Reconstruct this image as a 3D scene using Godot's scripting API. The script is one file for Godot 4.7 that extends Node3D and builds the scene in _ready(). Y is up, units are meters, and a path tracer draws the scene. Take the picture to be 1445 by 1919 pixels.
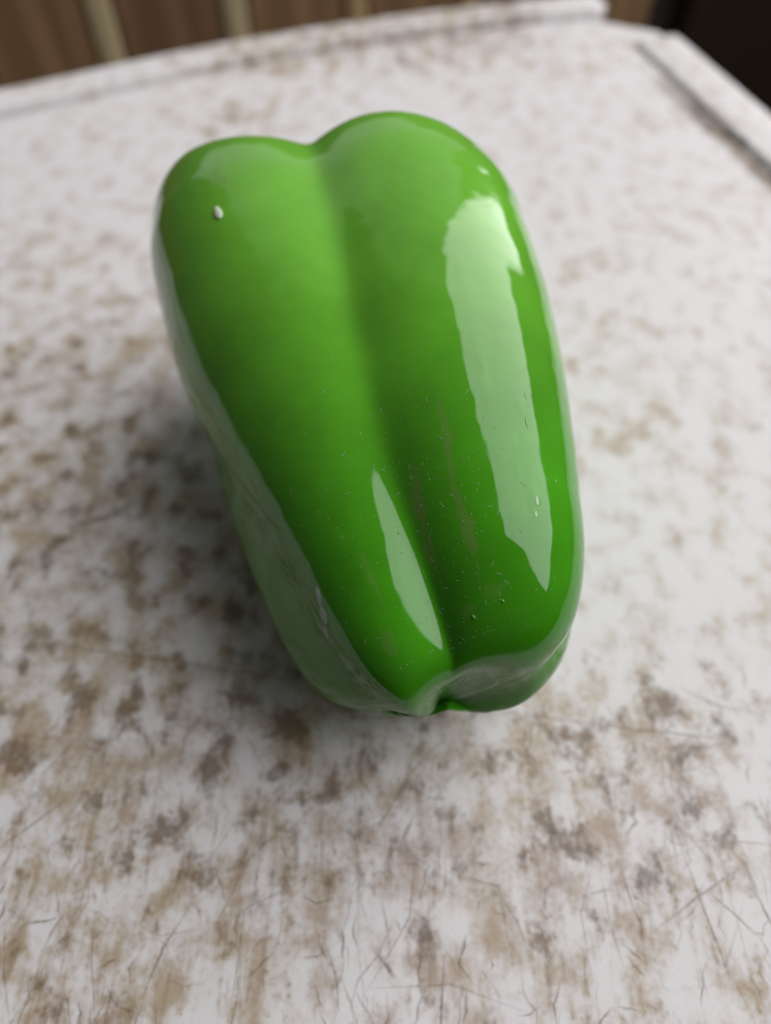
extends Node3D
# A glossy green bell pepper lying on a stained white tabletop, lit from a wide opening on the right.

const TEX := 2048
const TX0 := -0.16          # the patch of tabletop that the stain texture covers before it repeats
const TZ0 := -0.31
const TSPAN := 0.32

var rng := RandomNumberGenerator.new()

# ---------------------------------------------------------------- helpers
func srgb(r: float, g: float, b: float) -> Color:
	return Color(r, g, b).linear_to_srgb()

func mat(c: Color, rough: float, spec := 0.5) -> StandardMaterial3D:
	var m := StandardMaterial3D.new()
	m.albedo_color = c
	m.roughness = rough
	m.metallic_specular = spec
	return m

func thing(called: String, label: String, category: String, at := Vector3.ZERO, group := "") -> Node3D:
	var o := Node3D.new()
	o.name = called
	add_child(o, true)
	o.position = at
	o.set_meta("label", label)
	o.set_meta("category", category)
	if group != "":
		o.set_meta("group", group)
	return o

func put(called: String, mesh: Mesh, m: Material, parent: Node3D) -> MeshInstance3D:
	var o := MeshInstance3D.new()
	o.name = called
	o.mesh = mesh
	o.material_override = m
	o.cast_shadow = GeometryInstance3D.SHADOW_CASTING_SETTING_ON
	parent.add_child(o, true)
	return o

# grid of points -> ArrayMesh; normals point as given; wrap joins the last column to the first
func grid_mesh(pts: PackedVector3Array, nrm: PackedVector3Array, uv: PackedVector2Array, rows: int, cols: int) -> ArrayMesh:
	var idx := PackedInt32Array()
	for i in rows - 1:
		for j in cols - 1:
			var a := i * cols + j
			var b := a + 1
			var c := a + cols
			var d := c + 1
			var cr := (pts[b] - pts[a]).cross(pts[c] - pts[a])
			if cr.length_squared() < 1e-22:
				cr = (pts[d] - pts[b]).cross(pts[c] - pts[b])
			if cr.dot(nrm[a] + nrm[d]) < 0.0:
				idx.append_array(PackedInt32Array([a, b, c, b, d, c]))
			else:
				idx.append_array(PackedInt32Array([a, c, b, b, c, d]))
	var arr := []
	arr.resize(Mesh.ARRAY_MAX)
	arr[Mesh.ARRAY_VERTEX] = pts
	arr[Mesh.ARRAY_NORMAL] = nrm
	arr[Mesh.ARRAY_TEX_UV] = uv
	arr[Mesh.ARRAY_INDEX] = idx
	var me := ArrayMesh.new()
	me.add_surface_from_arrays(Mesh.PRIMITIVE_TRIANGLES, arr)
	return me

func quad(st: SurfaceTool, a: Vector3, b: Vector3, c: Vector3, d: Vector3, out: Vector3) -> void:
	var flip := (b - a).cross(c - a).dot(out) > 0.0
	for v: Vector3 in ([a, c, b, a, d, c] if flip else [a, b, c, a, c, d]):
		st.set_uv(table_uv(v))
		st.add_vertex(v)

func table_uv(v: Vector3) -> Vector2:
	return Vector2((v.x - TX0) / TSPAN, (v.z - TZ0) / TSPAN)

# a board with chamfered long edges: centre c, half sizes along local axes x (width), y (height), z (thickness)
func board_mesh(hx: float, hy: float, hz: float, ch: float) -> ArrayMesh:
	var st := SurfaceTool.new()
	st.begin(Mesh.PRIMITIVE_TRIANGLES)
	st.set_smooth_group(-1)
	var prof := [Vector2(-hx, -hz), Vector2(-hx, hz - ch), Vector2(-hx + ch, hz), Vector2(hx - ch, hz), Vector2(hx, hz - ch), Vector2(hx, -hz)]
	for i in prof.size():
		var p: Vector2 = prof[i]
		var q: Vector2 = prof[(i + 1) % prof.size()]
		var mid := (p + q) * 0.5
		quad(st, Vector3(p.x, -hy, p.y), Vector3(q.x, -hy, q.y), Vector3(q.x, hy, q.y), Vector3(p.x, hy, p.y), Vector3(mid.x / hx, 0, mid.y / hz))
	for s: float in [-1.0, 1.0]:
		for i in range(1, prof.size() - 1):
			var a := Vector3(prof[0].x, s * hy, prof[0].y)
			var b := Vector3(prof[i].x, s * hy, prof[i].y)
			var c := Vector3(prof[i + 1].x, s * hy, prof[i + 1].y)
			var flip := (b - a).cross(c - a).y * s > 0.0
			for v: Vector3 in ([a, c, b] if flip else [a, b, c]):
				st.add_vertex(v)
	st.generate_normals()
	return st.commit()

# ---------------------------------------------------------------- pepper shape
const PU: Array[float] = [0, .05, .10, .15, .20, .27, .36, .46, .56, .66, .74, .80, .85, .90, .95, 1.0]
const PS: Array[float] = [-0.00600, -0.01200, -0.02200, -0.02900, -0.00260, 0.06337, 0.17846, 0.29583, 0.42130, 0.56040, 0.69114, 0.79991, 0.89705, 0.96339, 0.92109, 0.84903]
const PR: Array[float] = [0.00000, 0.00322, 0.00862, 0.01401, 0.01980, 0.02519, 0.02957, 0.03330, 0.03684, 0.03980, 0.04134, 0.04211, 0.03961, 0.03035, 0.01664, 0.00000]
const PA: Array[float] = [0.41000, 0.43000, 0.45500, 0.48000, 0.48792, 0.47286, 0.42365, 0.38095, 0.36380, 0.36431, 0.36627, 0.38147, 0.41573, 0.46474, 0.49267, 0.50985]
const PHI: Array[float] = [34.72612, 142.56210, 206.11176, 318.70815]
const PHIF: Array[float] = [34.72612, 147.56210, 221.11176, 318.70815]
const LAM: Array[float] = [0.99710, 0.78000, 1.02000, 1.05687]
const LAMF: Array[float] = [0.98530, 0.97198, 0.93950, 1.01482]
const EN: Array[float] = [0.00200, 0.00400, -0.00300, 0.00300]
const EF: Array[float] = [-0.00600, 0.00943, 0.00427, 0.00518]
const PLEN := 0.11308
const YAW := 12.93022
const TILT := 1.33810
const ROLL := 5.26608
const PX := 0.01059
const PZ := -0.04244

func spline(ys: Array[float], x: float) -> float:
	var n := PU.size()
	var i := clampi(PU.bsearch(x) - 1, 0, n - 2)
	var h := PU[i + 1] - PU[i]
	var t := (x - PU[i]) / h
	var m0 := slope(ys, i)
	var m1 := slope(ys, i + 1)
	var t2 := t * t
	var t3 := t2 * t
	return (2 * t3 - 3 * t2 + 1) * ys[i] + (t3 - 2 * t2 + t) * h * m0 + (-2 * t3 + 3 * t2) * ys[i + 1] + (t3 - t2) * h * m1

func slope(ys: Array[float], i: int) -> float:      # as numpy.gradient on uneven steps
	var n := PU.size()
	if i == 0:
		return (ys[1] - ys[0]) / (PU[1] - PU[0])
	if i == n - 1:
		return (ys[n - 1] - ys[n - 2]) / (PU[n - 1] - PU[n - 2])
	var a := PU[i] - PU[i - 1]
	var b := PU[i + 1] - PU[i]
	return (a * a * ys[i + 1] + (b * b - a * a) * ys[i] - b * b * ys[i - 1]) / (a * b * (a + b))

var bumps: Array = []        # [u, degrees, reach along in u, reach round in degrees, height in metres]
var lump := FastNoiseLite.new()
var pit := FastNoiseLite.new()
var skin_pts := PackedVector3Array()
var skin_nrm := PackedVector3Array()
const ROWS := 321
const COLS := 601

func skin_mesh() -> ArrayMesh:
	lump.seed = 5
	lump.frequency = 95.0
	lump.fractal_octaves = 2
	pit.seed = 9
	pit.frequency = 330.0
	pit.fractal_octaves = 1
	var ti := deg_to_rad(TILT)
	var ro := deg_to_rad(ROLL)
	var ya := deg_to_rad(YAW)
	var lam_n := LAM
	var pts := PackedVector3Array()
	var uv := PackedVector2Array()
	var lowest := 9.0
	for i in ROWS:
		var u := float(i) / (ROWS - 1)
		var s := spline(PS, u)
		var rho := maxf(spline(PR, u), 0.0)
		var al := spline(PA, u)
		var ft := smoothstep(0.0, 1.0, (u - 0.2) / 0.6)
		var sink := smoothstep(0.0, 1.0, 1.0 - u / 0.19)          # the blossom end sits below the middle
		var sharp := lerpf(14.0, 26.0, ft)          # the creases are crisper at the shoulders
		var capn := smoothstep(0.0, 1.0, 1.0 - u / 0.34) * clampf(u / 0.10, 0, 1)
		var capf := smoothstep(0.0, 1.0, (u - 0.66) / 0.24) * clampf((1 - u) / 0.08, 0, 1)
		for j in COLS:
			var th := TAU * float(j % (COLS - 1)) / (COLS - 1)
			var g := 0.0
			var en := 0.0
			var ef := 0.0
			for k in 4:
				var d := wrapf(th - deg_to_rad(lerpf(PHI[k], PHIF[k], ft)), -PI, PI)
				var lk := lerpf(lam_n[k], LAMF[k], ft)
				var a := al * lk
				var b := (1.0 - al) * lk
				var sd := a * sin(absf(d))
				var disc := b * b - sd * sd
				var r := maxf(a * cos(d) + sqrt(disc), 0.02) if disc > 0.0 else 0.02
				g += pow(r, sharp)
				var w := exp(-(d / 0.5) * (d / 0.5))
				en += EN[k] * w
				ef += EF[k] * w
			g = pow(g, 1.0 / sharp)
			var z := s * PLEN - capn * en + capf * ef
			var rr := rho * g
			var p := Vector3(rr * cos(th) - 0.003 * sink, rr * sin(th) - 0.014 * sink, z)
			# slight unevenness of the skin, with a few dents and blisters
			var h := 0.00006 * lump.get_noise_3dv(p) + 0.000010 * pit.get_noise_3dv(p)
			for q in bumps:
				var du: float = (u - q[0]) / q[2]
				var dt: float = wrapf(rad_to_deg(th) - q[1], -180.0, 180.0) / q[3]
				var e: float = du * du + dt * dt
				if e < 6.0:
					h += q[4] * exp(-e)
			p += Vector3(cos(th), sin(th), 0.0) * h * clampf(rr / 0.02, 0.0, 1.0)
			p = Vector3(p.x * cos(ro) - p.y * sin(ro), p.x * sin(ro) + p.y * cos(ro), p.z)
			p = Vector3(p.x, p.y * cos(ti) + p.z * sin(ti), p.z * cos(ti) - p.y * sin(ti))
			p = Vector3(PX + p.x * cos(ya) - p.z * sin(ya), p.y, PZ - p.x * sin(ya) - p.z * cos(ya))
			lowest = minf(lowest, p.y)
			pts.append(p)
			uv.append(Vector2(float(j) / (COLS - 1), u))
	var mid := Vector3.ZERO
	for i in pts.size():
		pts[i].y -= lowest - 0.0002
		mid += pts[i]
	mid /= pts.size()
	var nrm := PackedVector3Array()
	nrm.resize(pts.size())
	var sign_ := 0.0
	for i in ROWS:
		for j in COLS:
			var j0 := j - 1 if j > 0 else COLS - 2
			var j1 := j + 1 if j < COLS - 1 else 1
			var i0 := maxi(i - 1, 0)
			var i1 := mini(i + 1, ROWS - 1)
			var ii := clampi(i, 1, ROWS - 2)
			var n := (pts[i1 * COLS + j] - pts[i0 * COLS + j]).cross(pts[ii * COLS + j1] - pts[ii * COLS + j0]).normalized()
			nrm[i * COLS + j] = n
			if i == ROWS / 2:
				sign_ += n.dot(pts[i * COLS + j] - mid)
	for e in [0, ROWS - 1]:          # one normal at each pole
		var sum := Vector3.ZERO
		for j in COLS - 1:
			sum += nrm[(e + (1 if e == 0 else -1)) * COLS + j]
		for j in COLS:
			nrm[e * COLS + j] = sum.normalized()
	if sign_ < 0.0:
		for i in nrm.size():
			nrm[i] = -nrm[i]
	skin_pts = pts
	skin_nrm = nrm
	return grid_mesh(pts, nrm, uv, ROWS, COLS)

func on_skin(u: float, deg: float) -> Array:        # [place, normal] on the pepper at a height along it and an angle round it
	var i := clampi(roundi(u * (ROWS - 1)), 0, ROWS - 1)
	var j := posmod(roundi(deg / 360.0 * (COLS - 1)), COLS - 1)
	return [skin_pts[i * COLS + j], skin_nrm[i * COLS + j]]

func skin_texture() -> Array:        # [colour, roughness]
	var w := 1024
	var h := 1024
	var n := FastNoiseLite.new()
	n.seed = 21
	n.frequency = 0.006
	n.fractal_octaves = 4
	var big := n.get_seamless_image(w, h).get_data()
	n.seed = 22
	n.frequency = 0.05
	var fine := n.get_seamless_image(w, h).get_data()
	var stain := PackedFloat32Array()
	stain.resize(w * h)
	# dried olive-brown drips near the groove: chains of [u, degrees, half width in degrees, half length in u]
	for d in [[.375, 88.5, 1.6, .010, .5], [.349, 89.4, 2.3, .014, 1.0], [.338, 90.4, 2.0, .010, .9], [.322, 91.0, 1.6, .006, .7], [.313, 90.6, 1.2, .006, .5], [.300, 90.4, 1.8, .012, .8], [.287, 90.2, .7, .014, .6], [.27, 89.0, .4, .02, .5],
			[.42, 75.8, 1.2, .02, .4], [.397, 75.6, 1.3, .014, .6], [.37, 76.4, .9, .02, .55], [.345, 76.6, 1.0, .018, .6], [.322, 76.0, 1.3, .018, .7], [.298, 75.0, 1.8, .014, .8], [.285, 74.2, 1.5, .01, .6], [.26, 73.6, .4, .02, .4],
			[.297, 118.4, 1.3, .016, .5], [.275, 118.2, .5, .02, .4], [.225, 123.0, 2.4, .012, .5], [.215, 124.5, 2.6, .008, .5], [.226, 80.0, 2.6, .006, .5], [.235, 69.0, 3.0, .006, .4], [.783, 119.4, 1.4, .02, .45], [.625, 116.4, .7, .006, .5]]:
		var cy: float = d[0] * h
		var cx: float = d[1] / 360.0 * w
		var ry: float = d[3] * h * 1.5
		var rx: float = d[2] / 360.0 * w * 1.5
		for y in range(int(cy - ry) - 1, int(cy + ry) + 2):
			for x in range(int(cx - rx) - 2, int(cx + rx) + 3):
				var e := pow((x - cx) / rx, 2.0) + pow((y - cy) / ry, 2.0)
				e += (fine[y * w + x] / 255.0 - 0.5) * 1.3
				var a := smoothstep(0.75, 0.35, e) * float(d[4])
				stain[y * w + x] = maxf(stain[y * w + x], a)
	var out := PackedByteArray()
	out.resize(w * h * 3)
	var rg := PackedByteArray()
	rg.resize(w * h)
	for i in w * h:
		var b := big[i] / 255.0 - 0.5
		var f := fine[i] / 255.0 - 0.5
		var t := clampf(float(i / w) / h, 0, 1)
		var c := Vector3(0.040, 0.225, 0.005).lerp(Vector3(0.128, 0.375, 0.032), smoothstep(0.25, 0.80, t))  # far end lightened and yellowed in the colour, standing in for reflected haze
		c *= 1.0 + 0.30 * b + 0.05 * f
		c = c.lerp(Vector3(0.14, 0.19, 0.055), 0.55 * stain[i])
		# dust caught in the puckers of the blossom end, and faint smears elsewhere
		var dusty := smoothstep(0.135, 0.06, t + 0.10 * f) * smoothstep(0.30, 0.62, fine[(i * 3) % (w * h)] / 255.0 * 0.4 + big[i] / 255.0 * 0.6)
		c = c.lerp(Vector3(0.17, 0.19, 0.125), 0.55 * dusty)
		var deg := float(i % w) / w * 360.0
		var dull := maxf(smoothstep(0.20, 0.13, t), smoothstep(158.0, 178.0, deg) * smoothstep(265.0, 240.0, deg) * smoothstep(0.75, 0.45, t))
		rg[i] = int(clampf(0.055 + 0.17 * dull + 0.05 * smoothstep(0.55, 0.8, big[i] / 255.0) + 0.30 * dusty + 0.16 * stain[i], 0.0, 1.0) * 255.0)
		var q := Color(c.x, c.y, c.z).linear_to_srgb()
		out[i * 3] = int(clampf(q.r, 0, 1) * 255.0 + 0.5)
		out[i * 3 + 1] = int(clampf(q.g, 0, 1) * 255.0 + 0.5)
		out[i * 3 + 2] = int(clampf(q.b, 0, 1) * 255.0 + 0.5)
	var ri := Image.create_from_data(w, h, false, Image.FORMAT_L8, rg)
	ri.convert(Image.FORMAT_RGB8)
	return [ImageTexture.create_from_image(Image.create_from_data(w, h, false, Image.FORMAT_RGB8, out)), ImageTexture.create_from_image(ri)]

# ---------------------------------------------------------------- tabletop stains
var dark := PackedFloat32Array()       # amount of dark dirt
var tint := PackedFloat32Array()       # amount of light brown staining

func noise_data(seed_: int, freq: float, oct: int, w: int, h: int, warp := 0.0) -> PackedByteArray:
	var n := FastNoiseLite.new()
	n.seed = seed_
	n.frequency = freq
	n.fractal_octaves = oct
	if warp > 0.0:
		n.domain_warp_enabled = true
		n.domain_warp_amplitude = warp
		n.domain_warp_frequency = freq * 1.3
	var im := n.get_seamless_image(w, h)
	if w != TEX or h != TEX:
		im.resize(TEX, TEX, Image.INTERPOLATE_CUBIC)
	im.convert(Image.FORMAT_L8)
	return im.get_data()

func stroke(pts: Array, width: float, amount: float, ragged := 0.3) -> void:      # a scratch through points (x, z) in metres
	var px := TEX / TSPAN
	for k in pts.size() - 1:
		var a: Vector2 = (pts[k] - Vector2(TX0, TZ0)) * px
		var b: Vector2 = (pts[k + 1] - Vector2(TX0, TZ0)) * px
		var n := int(a.distance_to(b) * 1.3) + 1
		var wig := rng.randf() * 9.0
		var side := (b - a).normalized().orthogonal()
		for s in n:
			var t := float(s) / n
			var whole := (k + t) / (pts.size() - 1)
			var c := a.lerp(b, t) + side * sin(wig + t * 4.0) * ragged * 2.0
			var r := width * px * (0.55 + 0.45 * sin(whole * PI)) * rng.randf_range(0.75, 1.2)
			var am := amount * (0.25 + 0.75 * sin(whole * PI)) * (1.0 - ragged * rng.randf())
			var ir := int(ceil(r + 0.7))
			for dy in range(-ir, ir + 1):
				for dx in range(-ir, ir + 1):
					var f := 1.0 - (Vector2(dx, dy) + Vector2(fposmod(c.x, 1.0) * -1.0, fposmod(c.y, 1.0) * -1.0)).length() / (r + 0.7)
					if f > 0.0:
						var o := posmod(int(floor(c.y)) + dy, TEX) * TEX + posmod(int(floor(c.x)) + dx, TEX)
						dark[o] = maxf(dark[o], am * minf(f * 1.6, 1.0))

func table_texture() -> ImageTexture:
	dark.resize(TEX * TEX)
	tint.resize(TEX * TEX)
	# scratches that the photograph shows, then many short ones
	for s in [[[-.0821, -.0628, -.05, -.0585, -.0156, -.0528], .00022, .75], [[.0243, -.0467, .05, -.0432, .0728, -.0408], .00018, .8], [[-.0768, -.0905, -.066, -.094, -.0573, -.1005], .0011, .7],
			[[-.0431, -.03, -.0428, -.022, -.0421, -.0141], .00030, .45], [[-.0347, -.0117, -.0377, -.006, -.0397, .0005], .00022, .7], [[.0535, -.0209, .0553, -.011, .0568, -.0017], .00018, .75],
			[[.0076, -.0133, .0062, -.007, .0054, -.0035, .0060, .0012], .00020, .75], [[-.002, -.0062, .0, -.004, .0015, -.0024], .0004, .65], [[.0462, -.0093, .055, -.0145, .0645, -.0192], .00025, .6],
			[[.060, -.052, .067, -.048, .072, -.047], .0003, .5], [[.056, -.0155, .060, -.0115, .064, -.0075], .00018, .6], [[-.046, -.001, -.0435, .0015, -.039, .003], .00018, .7], [[-.058, -.006, -.0565, -.0095, -.0555, -.012], .0002, .6],
			[[-.0105, -.0075, -.0085, -.003, -.0075, .002], .00016, .6], [[-.0225, -.0245, -.0265, -.016, -.030, -.0075], .00016, .5], [[-.006, .002, -.0045, -.002, -.001, -.006, .002, -.012], .00014, .5], [[.0185, -.0165, .0225, -.0105, .024, -.006], .00016, .5],
			[[.038, -.019, .0385, -.010, .0395, -.004], .00014, .4], [[-.012, -.029, -.0115, -.021, -.011, -.0145], .00014, .45]]:
		var line := []
		for k in range(0, s[0].size(), 2):
			line.append(Vector2(s[0][k], s[0][k + 1]))
		stroke(line, s[1], s[2])
	for i in 900:
		var p := Vector2(TX0 + rng.randf() * TSPAN, TZ0 + rng.randf() * TSPAN)
		if i > 420:
			p = Vector2(rng.randf_range(-.07, .08), rng.randf_range(-.05, .012))
		var ang := PI / 2 + rng.randfn(0.0, 0.30) if rng.randf() < 0.62 else rng.randf() * TAU
		var len := rng.randf_range(0.002, 0.007) if i % 9 else rng.randf_range(0.01, 0.028)
		var dir := Vector2.from_angle(ang) * len
		var bend := dir.orthogonal() * rng.randfn(0.0, 0.12)
		stroke([p, p + dir * 0.5 + bend, p + dir], rng.randf_range(0.00006, 0.00019), rng.randf_range(0.18, 0.72) * (1.0 if i % 7 else 1.4))
	var warped := noise_data(3, 0.030, 5, 1024, 1024, 9.0)          # cloudy staining, all sizes
	var smear := noise_data(4, 0.034, 5, 1024, 512, 8.0)            # the same drawn out along z
	var broad := noise_data(6, 0.012, 3, 512, 512)
	var speck := noise_data(7, 0.09, 4, TEX, TEX)
	var grain := noise_data(8, 0.33, 2, TEX, TEX)
	var spots := noise_data(11, 0.034, 5, 1024, 896, 8.0)
	var streak := noise_data(13, 0.06, 4, TEX, 256, 6.0)
	var hue := noise_data(14, 0.012, 3, 512, 512)
	# where the dirt has gathered: [x, z, reach, dark spots, light staining]
	var where := [[.052, -.039, .024, 1.0, .5], [.034, -.022, .022, .55, .45], [-.080, -.112, .066, 1.05, 1.05], [-.065, -.075, .045, .6, .7], [-.052, -.052, .030, .9, .6], [-.0596, -.276, .022, .7, .5], [-.056, .0, .022, .35, .6], [.012, -.002, .016, .5, .4], [.075, -.13, .03, .35, .4], [-.02, -.042, .032, .75, .75], [.012, -.036, .022, .6, .7], [-.02, -.0, .03, .10, .2], [.05, .0, .03, .12, .2]]
	var cells := 128
	var ds := PackedFloat32Array()
	var dl := PackedFloat32Array()
	for cy in cells + 1:
		for cx in cells + 1:
			var x := TX0 + TSPAN * cx / cells
			var z := TZ0 + TSPAN * cy / cells
			var a := 0.06
			var b := 0.30
			for q in where:
				var e := exp(-(pow(x - q[0], 2.0) + pow(z - q[1], 2.0)) / (q[2] * q[2]))
				a += q[3] * e
				b += q[4] * e
			ds.append(minf(a, 1.1))
			dl.append(minf(b, 1.1))
	# dirt lying along the inner edge of the side rim
	var r0 := Vector2(.1046, -.3281)
	var rd := (Vector2(.1342, -.2336) - r0).normalized()
	var out := PackedByteArray()
	out.resize(TEX * TEX * 3)
	var lut := PackedByteArray()
	lut.resize(4096)
	for i in 4096:
		var c := i / 4095.0
		lut[i] = int(clampf(12.92 * c if c < 0.0031308 else 1.055 * pow(c, 1.0 / 2.4) - 0.055, 0, 1) * 255.0 + 0.5)
	var kc := float(cells) / TEX
	var o := 0
	for y in TEX:
		var fy := y * kc
		var iy := int(fy)
		fy -= iy
		var near := smoothstep(0.70, 0.98, float(y) / TEX)
		var zz := TZ0 + TSPAN * y / TEX
		for x in TEX:
			var fx := x * kc
			var ix := int(fx)
			fx -= ix
			var ci := iy * (cells + 1) + ix
			var dsv := lerpf(lerpf(ds[ci], ds[ci + 1], fx), lerpf(ds[ci + cells + 1], ds[ci + cells + 2], fx), fy)
			var dlv := lerpf(lerpf(dl[ci], dl[ci + 1], fx), lerpf(dl[ci + cells + 1], dl[ci + cells + 2], fx), fy)
			var g := grain[o] / 255.0
			var sp := speck[o] / 255.0
			var f1 := warped[o] / 255.0
			var f2 := smear[o] / 255.0
			var ss := streak[o] / 255.0
			var hu := hue[o] / 255.0
			var bl := f1 * 0.66 + f2 * 0.34
			var wob := (sp - 0.5) * 0.16 + (g - 0.5) * 0.05 + (ss - 0.5) * 0.14 * near
			# light brown staining
			var l := smoothstep(0.50 - 0.20 * dlv, 1.02 - 0.26 * dlv, bl * 0.85 + broad[o] / 255.0 * 0.15 + wob * 1.5)
			# dark spots
			var k := smoothstep(0.66 - 0.16 * dsv, 0.98 - 0.22 * dsv, spots[o] / 255.0 * 0.65 + f1 * 0.2 + f2 * 0.15 + wob * 0.8) * minf(dsv * 1.5, 1.0)
			var fleck := smoothstep(0.62, 0.86, g * 0.4 + sp * 0.6) * near * (0.15 + 0.7 * l) + smoothstep(0.60, 0.85, ss) * near * 0.45 * (0.15 + l)
			var dk := clampf(maxf(k * 0.74, dark[o] * (0.7 + 0.6 * sp)) + fleck * 0.5, 0.0, 1.0)
			var xr := TX0 + TSPAN * x / TEX
			var off := (xr - r0.x) * rd.y - (zz - r0.y) * rd.x
			if off > -0.012 and off < 0.012:
				dk = maxf(dk, 0.95 * smoothstep(0.0052, 0.0006, absf(off - 0.0005) + (bl - 0.5) * 0.009) * smoothstep(-0.35, -0.27, zz))
			var v := 1.0 + (g - 0.5) * 0.13 + (sp - 0.5) * 0.08
			var lr := l * 0.85
			var db := lerpf(0.75, 1.25, hu)
			var cr := (0.615 + (0.33 - 0.615) * lr) * v
			var cg := (0.605 + (0.248 - 0.605) * lr) * v
			var cb := (0.622 + (0.165 / db - 0.622) * lr) * v
			cr += (0.135 * lerpf(0.9, 1.1, hu) - cr) * dk
			cg += (0.093 - cg) * dk
			cb += (0.060 / db - cb) * dk
			var w := o * 3
			out[w] = lut[clampi(int(cr * 4095.0), 0, 4095)]
			out[w + 1] = lut[clampi(int(cg * 4095.0), 0, 4095)]
			out[w + 2] = lut[clampi(int(cb * 4095.0), 0, 4095)]
			o += 1
	return ImageTexture.create_from_image(Image.create_from_data(TEX, TEX, false, Image.FORMAT_RGB8, out))

# ---------------------------------------------------------------- table
func slab(outline: Array, r: float, depth: float) -> ArrayMesh:
	var st := SurfaceTool.new()
	st.begin(Mesh.PRIMITIVE_TRIANGLES)
	st.set_smooth_group(0)
	var n := outline.size()
	var mid := Vector2.ZERO
	for p: Vector2 in outline:
		mid += p / n
	var rings := []
	for lv in 6:
		var a := PI / 2 * minf(lv, 4) / 4.0
		var inset := r * (1.0 - sin(a))
		var y := -r * (1.0 - cos(a)) if lv < 5 else -depth
		var ring := []
		for i in n:
			var p: Vector2 = outline[i]
			var e0: Vector2 = (p - outline[(i + n - 1) % n]).normalized()
			var e1: Vector2 = (outline[(i + 1) % n] - p).normalized()
			var n0 := e0.orthogonal()
			var n1 := e1.orthogonal()
			if n0.dot(p - mid) < 0.0:
				n0 = -n0
				n1 = -n1
			var b := (n0 + n1).normalized()
			var q := p - b * inset / maxf(b.dot(n0), 0.3)
			ring.append(Vector3(q.x, y, q.y))
		rings.append(ring)
	for lv in 5:
		for i in n:
			var a: Vector3 = rings[lv][i]
			var b: Vector3 = rings[lv][(i + 1) % n]
			quad(st, a, b, rings[lv + 1][(i + 1) % n], rings[lv + 1][i], (a + b) * 0.5 - Vector3(mid.x, -0.05, mid.y))
	st.set_smooth_group(-1)
	for lv in [0, 5]:
		for i in range(1, n - 1):
			var a: Vector3 = rings[lv][0]
			var b: Vector3 = rings[lv][i]
			var c: Vector3 = rings[lv][i + 1]
			var up := 1.0 if lv == 0 else -1.0
			for v: Vector3 in ([a, c, b] if (b - a).cross(c - a).y * up > 0.0 else [a, b, c]):
				st.set_uv(table_uv(v))
				st.add_vertex(v)
	st.generate_normals()
	return st.commit()

# a raised bar with rounded top edges swept along points on the table, ends closed and rounded down
func bar(path: Array, half: float, height: float, r: float) -> ArrayMesh:
	var prof := []
	for k in 5:
		var a := PI / 2 * k / 4.0
		prof.append(Vector2(-half + r * (1 - sin(PI / 2 - a)) , height - r * (1 - sin(a))))
	for k in 5:
		var a := PI / 2 * (4 - k) / 4.0
		prof.append(Vector2(half - r * (1 - sin(PI / 2 - a)), height - r * (1 - sin(a))))
	prof.push_front(Vector2(-half, -0.004))
	prof.append(Vector2(half, -0.004))
	var curve := Curve3D.new()
	for i in path.size():
		var p: Vector2 = path[i]
		var q0: Vector2 = path[maxi(i - 1, 0)]
		var q1: Vector2 = path[mini(i + 1, path.size() - 1)]
		var t := (q1 - q0) / 6.0
		curve.add_point(Vector3(p.x, 0, p.y), Vector3(-t.x, 0, -t.y), Vector3(t.x, 0, t.y))
	var total := curve.get_baked_length()
	var steps := 60
	var rows := []
	for i in steps + 1:
		var d := total * i / steps
		var p := curve.sample_baked(d, true)
		var q := curve.sample_baked(minf(d + 0.004, total), true) - curve.sample_baked(maxf(d - 0.004, 0), true)
		var side := q.normalized().cross(Vector3.UP)
		var shrink := minf(1.0, sqrt(maxf(0.0, 1.0 - pow(1.0 - minf(minf(d, total - d) / (half * 0.8), 1.0), 2.0))))
		shrink = maxf(shrink, 0.05)
		var row := []
		for v: Vector2 in prof:
			row.append(p + side * v.x * shrink + Vector3(0, v.y * (0.4 + 0.6 * shrink), 0))
		rows.append(row)
	var st := SurfaceTool.new()
	st.begin(Mesh.PRIMITIVE_TRIANGLES)
	st.set_smooth_group(0)
	for i in steps:
		for k in prof.size() - 1:
			var m: Vector3 = (rows[i][k] + rows[i + 1][k + 1]) * 0.5
			var c: Vector3 = (rows[i][0] + rows[i + 1][prof.size() - 1]) * 0.5
			quad(st, rows[i][k], rows[i][k + 1], rows[i + 1][k + 1], rows[i + 1][k], m - c)
	st.set_smooth_group(-1)
	for i in [0, steps]:
		var out: Vector3 = rows[i][0] - rows[clampi(i, 1, steps - 1) + (1 if i == 0 else -1)][0]
		for k in range(1, prof.size() - 1):
			var a: Vector3 = rows[i][0]
			var b: Vector3 = rows[i][k]
			var c: Vector3 = rows[i][k + 1]
			for v: Vector3 in ([a, c, b] if (b - a).cross(c - a).dot(out) > 0.0 else [a, b, c]):
				st.set_uv(table_uv(v))
				st.add_vertex(v)
	st.generate_normals()
	return st.commit()

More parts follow.
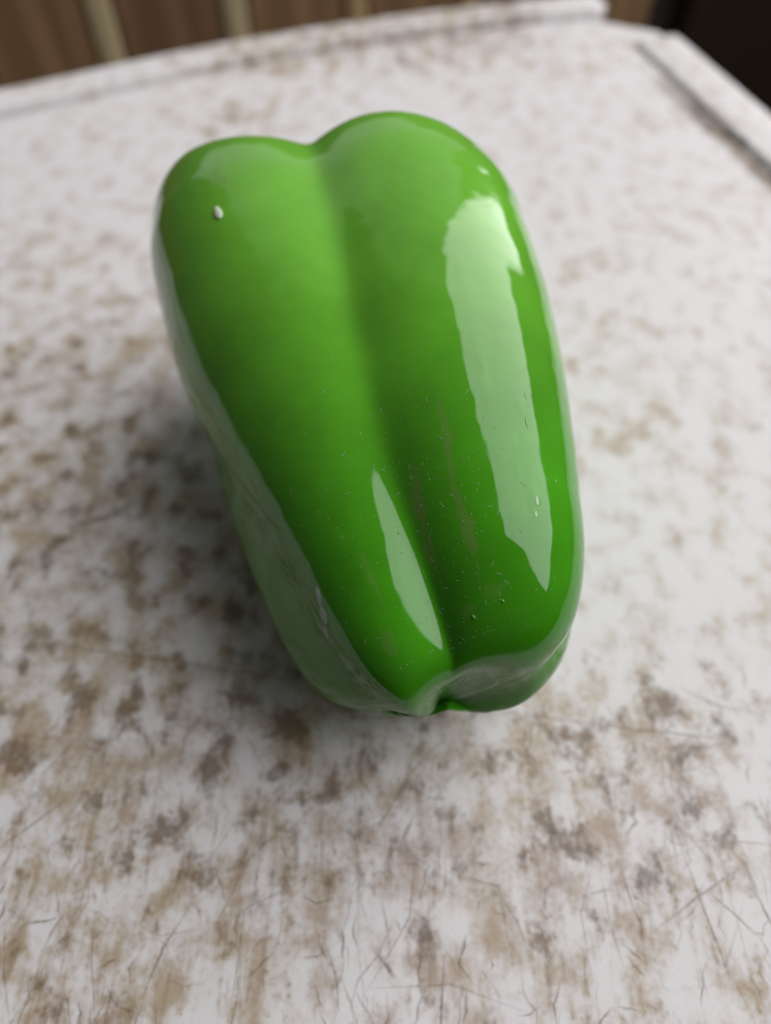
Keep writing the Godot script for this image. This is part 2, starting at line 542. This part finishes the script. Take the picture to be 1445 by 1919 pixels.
# ---------------------------------------------------------------- small things on the pepper
func lint_mesh() -> ArrayMesh:
	var st := SurfaceTool.new()
	st.begin(Mesh.PRIMITIVE_TRIANGLES)
	for i in 300:
		var u := clampf(rng.randfn(0.33, 0.10), 0.19, 0.72)
		var deg := rng.randfn(86.0, 16.0) if i % 3 else rng.randf_range(45.0, 150.0)
		var at = on_skin(u, deg)
		var n: Vector3 = at[1]
		var p: Vector3 = at[0] + n * 0.00004
		var t := n.cross(Vector3(rng.randfn(), rng.randfn(), rng.randfn())).normalized()
		var b := n.cross(t)
		var long := i % 4 == 0
		var len := rng.randf_range(0.0004, 0.0011) if long else rng.randf_range(0.00006, 0.00015)
		var wid := rng.randf_range(0.000016, 0.000026) if long else rng.randf_range(0.00003, 0.00006)
		var curl := rng.randfn(0.0, 1.4) if long else 0.0
		var segs := 5 if long else 1
		var head := rng.randf() * TAU
		var last := []
		var c := p
		for k in segs + 1:
			var dir := t * cos(head) + b * sin(head)
			var sd := dir.cross(n)
			var ring := [c - sd * wid, c + n * wid * 1.2, c + sd * wid]
			if k > 0:
				for e in 2:
					quad(st, last[e], last[e + 1], ring[e + 1], ring[e], n)
			last = ring
			c += dir * len / segs + n * (0.00001 if k < segs / 2 else -0.000004)
			head += curl / segs
	st.generate_normals()
	return st.commit()

func grain_mesh(a: float, b: float, h: float) -> ArrayMesh:
	var pts := PackedVector3Array()
	var nrm := PackedVector3Array()
	var uv := PackedVector2Array()
	for i in 9:
		for j in 17:
			var v := PI * i / 8.0
			var w := TAU * j / 16.0
			var n := Vector3(sin(v) * cos(w), cos(v), sin(v) * sin(w))
			pts.append(Vector3(n.x * a, n.y * h, n.z * b * (1.0 - 0.25 * n.x)))
			nrm.append(Vector3(n.x / a, n.y / h, n.z / b).normalized())
			uv.append(Vector2(j / 16.0, i / 8.0))
	return grid_mesh(pts, nrm, uv, 9, 17)

# ---------------------------------------------------------------- scene
func _ready() -> void:
	rng.seed = 4711
	# camera
	var cam := Camera3D.new()
	cam.name = "camera"
	add_child(cam)
	cam.position = Vector3(0, 0.14, 0)
	cam.rotation_degrees = Vector3(-55.8, 0, 0)
	var lens := CameraAttributesPhysical.new()
	lens.frustum_focal_length = 16.63
	lens.frustum_near = 0.01
	lens.frustum_far = 60.0
	lens.frustum_focus_distance = 0.104
	lens.exposure_aperture = 5.3
	cam.attributes = lens
	cam.fov = 71.62
	cam.near = 0.01
	cam.far = 60.0
	cam.current = true
	# surroundings and light
	var env := Environment.new()
	env.background_mode = Environment.BG_COLOR
	env.background_color = srgb(0.058, 0.056, 0.053)
	env.tonemap_mode = Environment.TONE_MAPPER_LINEAR
	env.tonemap_exposure = 1.08
	env.sdfgi_enabled = true
	env.ssao_enabled = true
	env.ssil_enabled = true
	var we := WorldEnvironment.new()
	we.name = "world"
	we.environment = env
	add_child(we)
	# the wide bright opening on the right, brightest low down
	var edge := [Vector2(1.0, 0.45), Vector2(0.85, 1.05), Vector2(0.68, 1.62), Vector2(0.47, 2.3)]
	var strength := [1.30, 1.30, 1.20]
	for i in 3:
		var a: Vector2 = edge[i]
		var b: Vector2 = edge[i + 1]
		var mid := (a + b) * 0.5
		var inward := (b - a).orthogonal().normalized()
		if inward.x > 0.0:
			inward = -inward
		var opening := AreaLight3D.new()
		opening.name = "opening_or_haze_light"
		opening.area_size = Vector2(2.0, a.distance_to(b))
		opening.area_normalize_energy = true
		opening.light_energy = strength[i] * 2.0 * a.distance_to(b)
		opening.light_color = Color(1.0, 0.99, 0.985)
		opening.shadow_enabled = true
		opening.area_range = 12.0
		add_child(opening, true)
		var at := Vector3(mid.x, mid.y, -0.65)
		opening.look_at_from_position(at, at + Vector3(inward.x, inward.y, 0.0), Vector3.UP)

	# its low far corner, and dim strips added behind the boards to haze the pepper top
	var more := [[Vector3(1.0, 0.27, -1.40), Vector3(0.0, 0.27, -1.40), Vector2(0.50, 0.36), 1.3]]
	var rise := [0.35, 0.75, 1.1, 1.5, 2.0, 2.6, 3.4]
	var fade := [0.16, 0.15, 0.125, 0.095, 0.065, 0.03]
	for i in 6:
		var mid: float = (rise[i] + rise[i + 1]) * 0.5
		more.append([Vector3(-0.25, mid, -1.5), Vector3(-0.25, mid, 0.0), Vector2(1.9, rise[i + 1] - rise[i]), fade[i]])
	for q in more:
		var opening := AreaLight3D.new()
		opening.name = "opening_or_haze_light"
		opening.area_size = q[2]
		opening.area_normalize_energy = true
		opening.light_energy = q[3] * q[2].x * q[2].y
		opening.light_color = Color(1.0, 0.99, 0.985)
		opening.shadow_enabled = true
		opening.area_range = 12.0
		add_child(opening, true)
		opening.look_at_from_position(q[0], q[1], Vector3.UP)

	# floor and the boards behind the table
	var ground := MeshInstance3D.new()
	ground.name = "floor"
	var gm := PlaneMesh.new()
	gm.size = Vector2(8, 8)
	ground.mesh = gm
	ground.material_override = mat(srgb(0.03, 0.025, 0.02), 0.8)  # dark colour stands for the deep shadow below the table
	ground.position = Vector3(0, -0.78, 0)
	ground.set_meta("kind", "structure")
	ground.set_meta("label", "dark brown floor below the table")
	add_child(ground)

	var wn := FastNoiseLite.new()
	wn.seed = 31
	wn.frequency = 0.03
	wn.fractal_octaves = 4
	var wim := wn.get_seamless_image(256, 64)
	wim.resize(256, 1024, Image.INTERPOLATE_CUBIC)
	wim.convert(Image.FORMAT_RGB8)
	for y in 1024:
		for x in 256:
			var v := wim.get_pixel(x, y).r
			wim.set_pixel(x, y, Color(0.72 + 0.28 * v, 0.70 + 0.30 * v, 0.66 + 0.34 * v))
	var grain := ImageTexture.create_from_image(wim)
	var tones := [Vector3(0.36, 0.215, 0.11), Vector3(0.28, 0.16, 0.085), Vector3(0.58, 0.42, 0.22)]
	var wood := []
	for t: Vector3 in tones:
		var m := mat(srgb(t.x, t.y, t.z), 0.6)
		m.albedo_texture = grain
		m.uv1_triplanar = true
		m.uv1_scale = Vector3(6, 1.2, 6)
		wood.append(m)
	var pale := mat(srgb(0.64, 0.53, 0.33), 0.6)
	pale.albedo_texture = grain
	pale.uv1_triplanar = true
	pale.uv1_scale = Vector3(6, 1.2, 6)
	var wall := thing("board_wall", "brown wooden board wall with paler narrow battens behind the white table", "wall", Vector3(0, -0.78, -0.56))
	wall.rotation.y = atan2(0.33, 0.944)
	var wide := board_mesh(0.0325, 0.415, 0.009, 0.003)
	var thin := board_mesh(0.0085, 0.415, 0.006, 0.003)
	for i in 10:
		var x := -0.187 + 0.0815 * (i - 4)
		if i < 9:
			var o := put("board", wide, wood[[2, 2, 2, 0, 1, 0, 0, 1, 0][i]], wall)
			o.position = Vector3(x + 0.0408, 0.415, 0.0)
		if x < 0.21:
			var bt := put("batten", thin, pale if i in [2, 4, 5] else wood[2], wall)
			bt.position = Vector3(x, 0.415, 0.004)
	var shade_panel := thing("dark_shade_panel", "added near-black panel standing in for deep shade beyond the far right corner of the table", "shade_panel", Vector3(0, -0.78, -0.56))
	shade_panel.rotation.y = wall.rotation.y
	var black := mat(srgb(0.022, 0.013, 0.008), 0.6, 0.3)  # added panel: its near-black colour is the shade of the open gap
	for i in 4:
		var o := put("shade_slat", board_mesh(0.09, 0.415, 0.012, 0.003), black, shade_panel)
		o.position = Vector3(0.36 + 0.1815 * i, 0.415, -0.03)

	# the table
	var tm := mat(Color.WHITE, 0.55, 0.4)
	tm.albedo_texture = table_texture()
	var rough := NoiseTexture2D.new()
	var table := thing("table", "stained and scratched white table with raised rims, under the green pepper", "table", Vector3(0, 0, 0))
	put("tabletop", slab([Vector2(-.34, -.203), Vector2(-.1523, -.2918), Vector2(-.075, -.331), Vector2(-.0006, -.358), Vector2(.081, -.372), Vector2(.1227, -.3539), Vector2(.2320, -.0035), Vector2(-.215, .0430)], 0.004, 0.03), tm, table)
	put("back_rim", bar([Vector2(-.345, -.196), Vector2(-.148, -.286), Vector2(-.072, -.3235), Vector2(0.0, -.3505), Vector2(.06, -.3665), Vector2(.1015, -.3755)], 0.0085, 0.0038, 0.0030), tm, table)
	put("side_rim", bar([Vector2(.1165, -.3445), Vector2(.1448, -.2490), Vector2(.2043, -.0580), Vector2(.2190, -.0110)], 0.0105, 0.0020, 0.0018), tm, table)

	# the pepper
	bumps = [[.3226, 53.0, .010, 1.3, .00010], [.31, 55.5, .008, 1.0, -.00008], [.345, 57.0, .010, 0.8, .00006], [.38, 55.0, .010, 0.8, -.00006], [.42, 53.0, .012, 0.9, .00006], [.455, 60.0, .012, 1.6, -.00009], [.47, 62.0, .008, 1.0, .00009]]
	var skin := mat(Color.WHITE, 1.0, 0.445)
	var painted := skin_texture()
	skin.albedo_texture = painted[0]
	skin.roughness_texture = painted[1]
	skin.roughness_texture_channel = BaseMaterial3D.TEXTURE_CHANNEL_GREEN
	var pepper := thing("bell_pepper", "glossy green bell pepper lying on its side on the stained white table", "bell pepper")
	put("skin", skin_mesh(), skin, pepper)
	var dust := mat(srgb(0.42, 0.50, 0.38), 0.8)
	var lint := put("lint", lint_mesh(), dust, pepper)
	lint.set_meta("kind", "stuff")
	var white := mat(srgb(0.55, 0.62, 0.50), 0.2)
	for g in [[.7395, 122.4, 0.0018, .00075, .00032]]:
		var at = on_skin(g[0], g[1])
		var s := put("white_speck", grain_mesh(g[2], g[3], g[4]), white, pepper)
		var n: Vector3 = at[1]
		var t := (Vector3(-0.35, 0, -1.0) - n * n.dot(Vector3(-0.35, 0, -1.0))).normalized()
		s.transform = Transform3D(Basis(t, n, t.cross(n)), at[0] + n * 0.0001)
	var glint := mat(srgb(0.26, 0.36, 0.30), 0.1)  # pale colour painted in for a torn glint on the left lobe
	for g in [[0.2986, 144.9, .0017, .0006, .00010], [0.2846, 148.2, .0014, .00085, .00010], [0.2725, 154.2, .0012, .0006, .00009]]:
		var at = on_skin(g[0], g[1])
		var s := put("painted_glint", grain_mesh(g[2], g[3], g[4]), glint, pepper)
		var n: Vector3 = at[1]
		var along := Vector3(-0.1, -0.3, 1.0)
		var t := (along - n * n.dot(along)).normalized()
		s.transform = Transform3D(Basis(t, n, t.cross(n)), at[0])
	var wet := mat(srgb(0.06, 0.25, 0.02), 0.03, 0.7)
	for g in [[.2164, 77.7, .00033, .00023, .00017], [.2204, 65.7, .00028, .0002, .00014], [.327, 102.0, .0002, .00015, .0001], [.24, 112.0, .00016, .00012, .0001],
			[.3166, 51.5, .0008, .0004, .00007], [.302, 52.5, .0005, .0003, .00006], [.337, 43.0, .0003, .0002, .0001], [.40, 51.5, .0010, .0002, .00012], [.435, 50.5, .0006, .0002, .0001]]:
		var at = on_skin(g[0], g[1])
		var s := put("droplet", grain_mesh(g[2], g[3], g[4]), wet, pepper)
		var n: Vector3 = at[1]
		var along := Vector3(-sin(deg_to_rad(YAW)), 0.0, -cos(deg_to_rad(YAW)))
		var t := (along - n * n.dot(along)).normalized()
		s.transform = Transform3D(Basis(t, n, t.cross(n)), at[0])
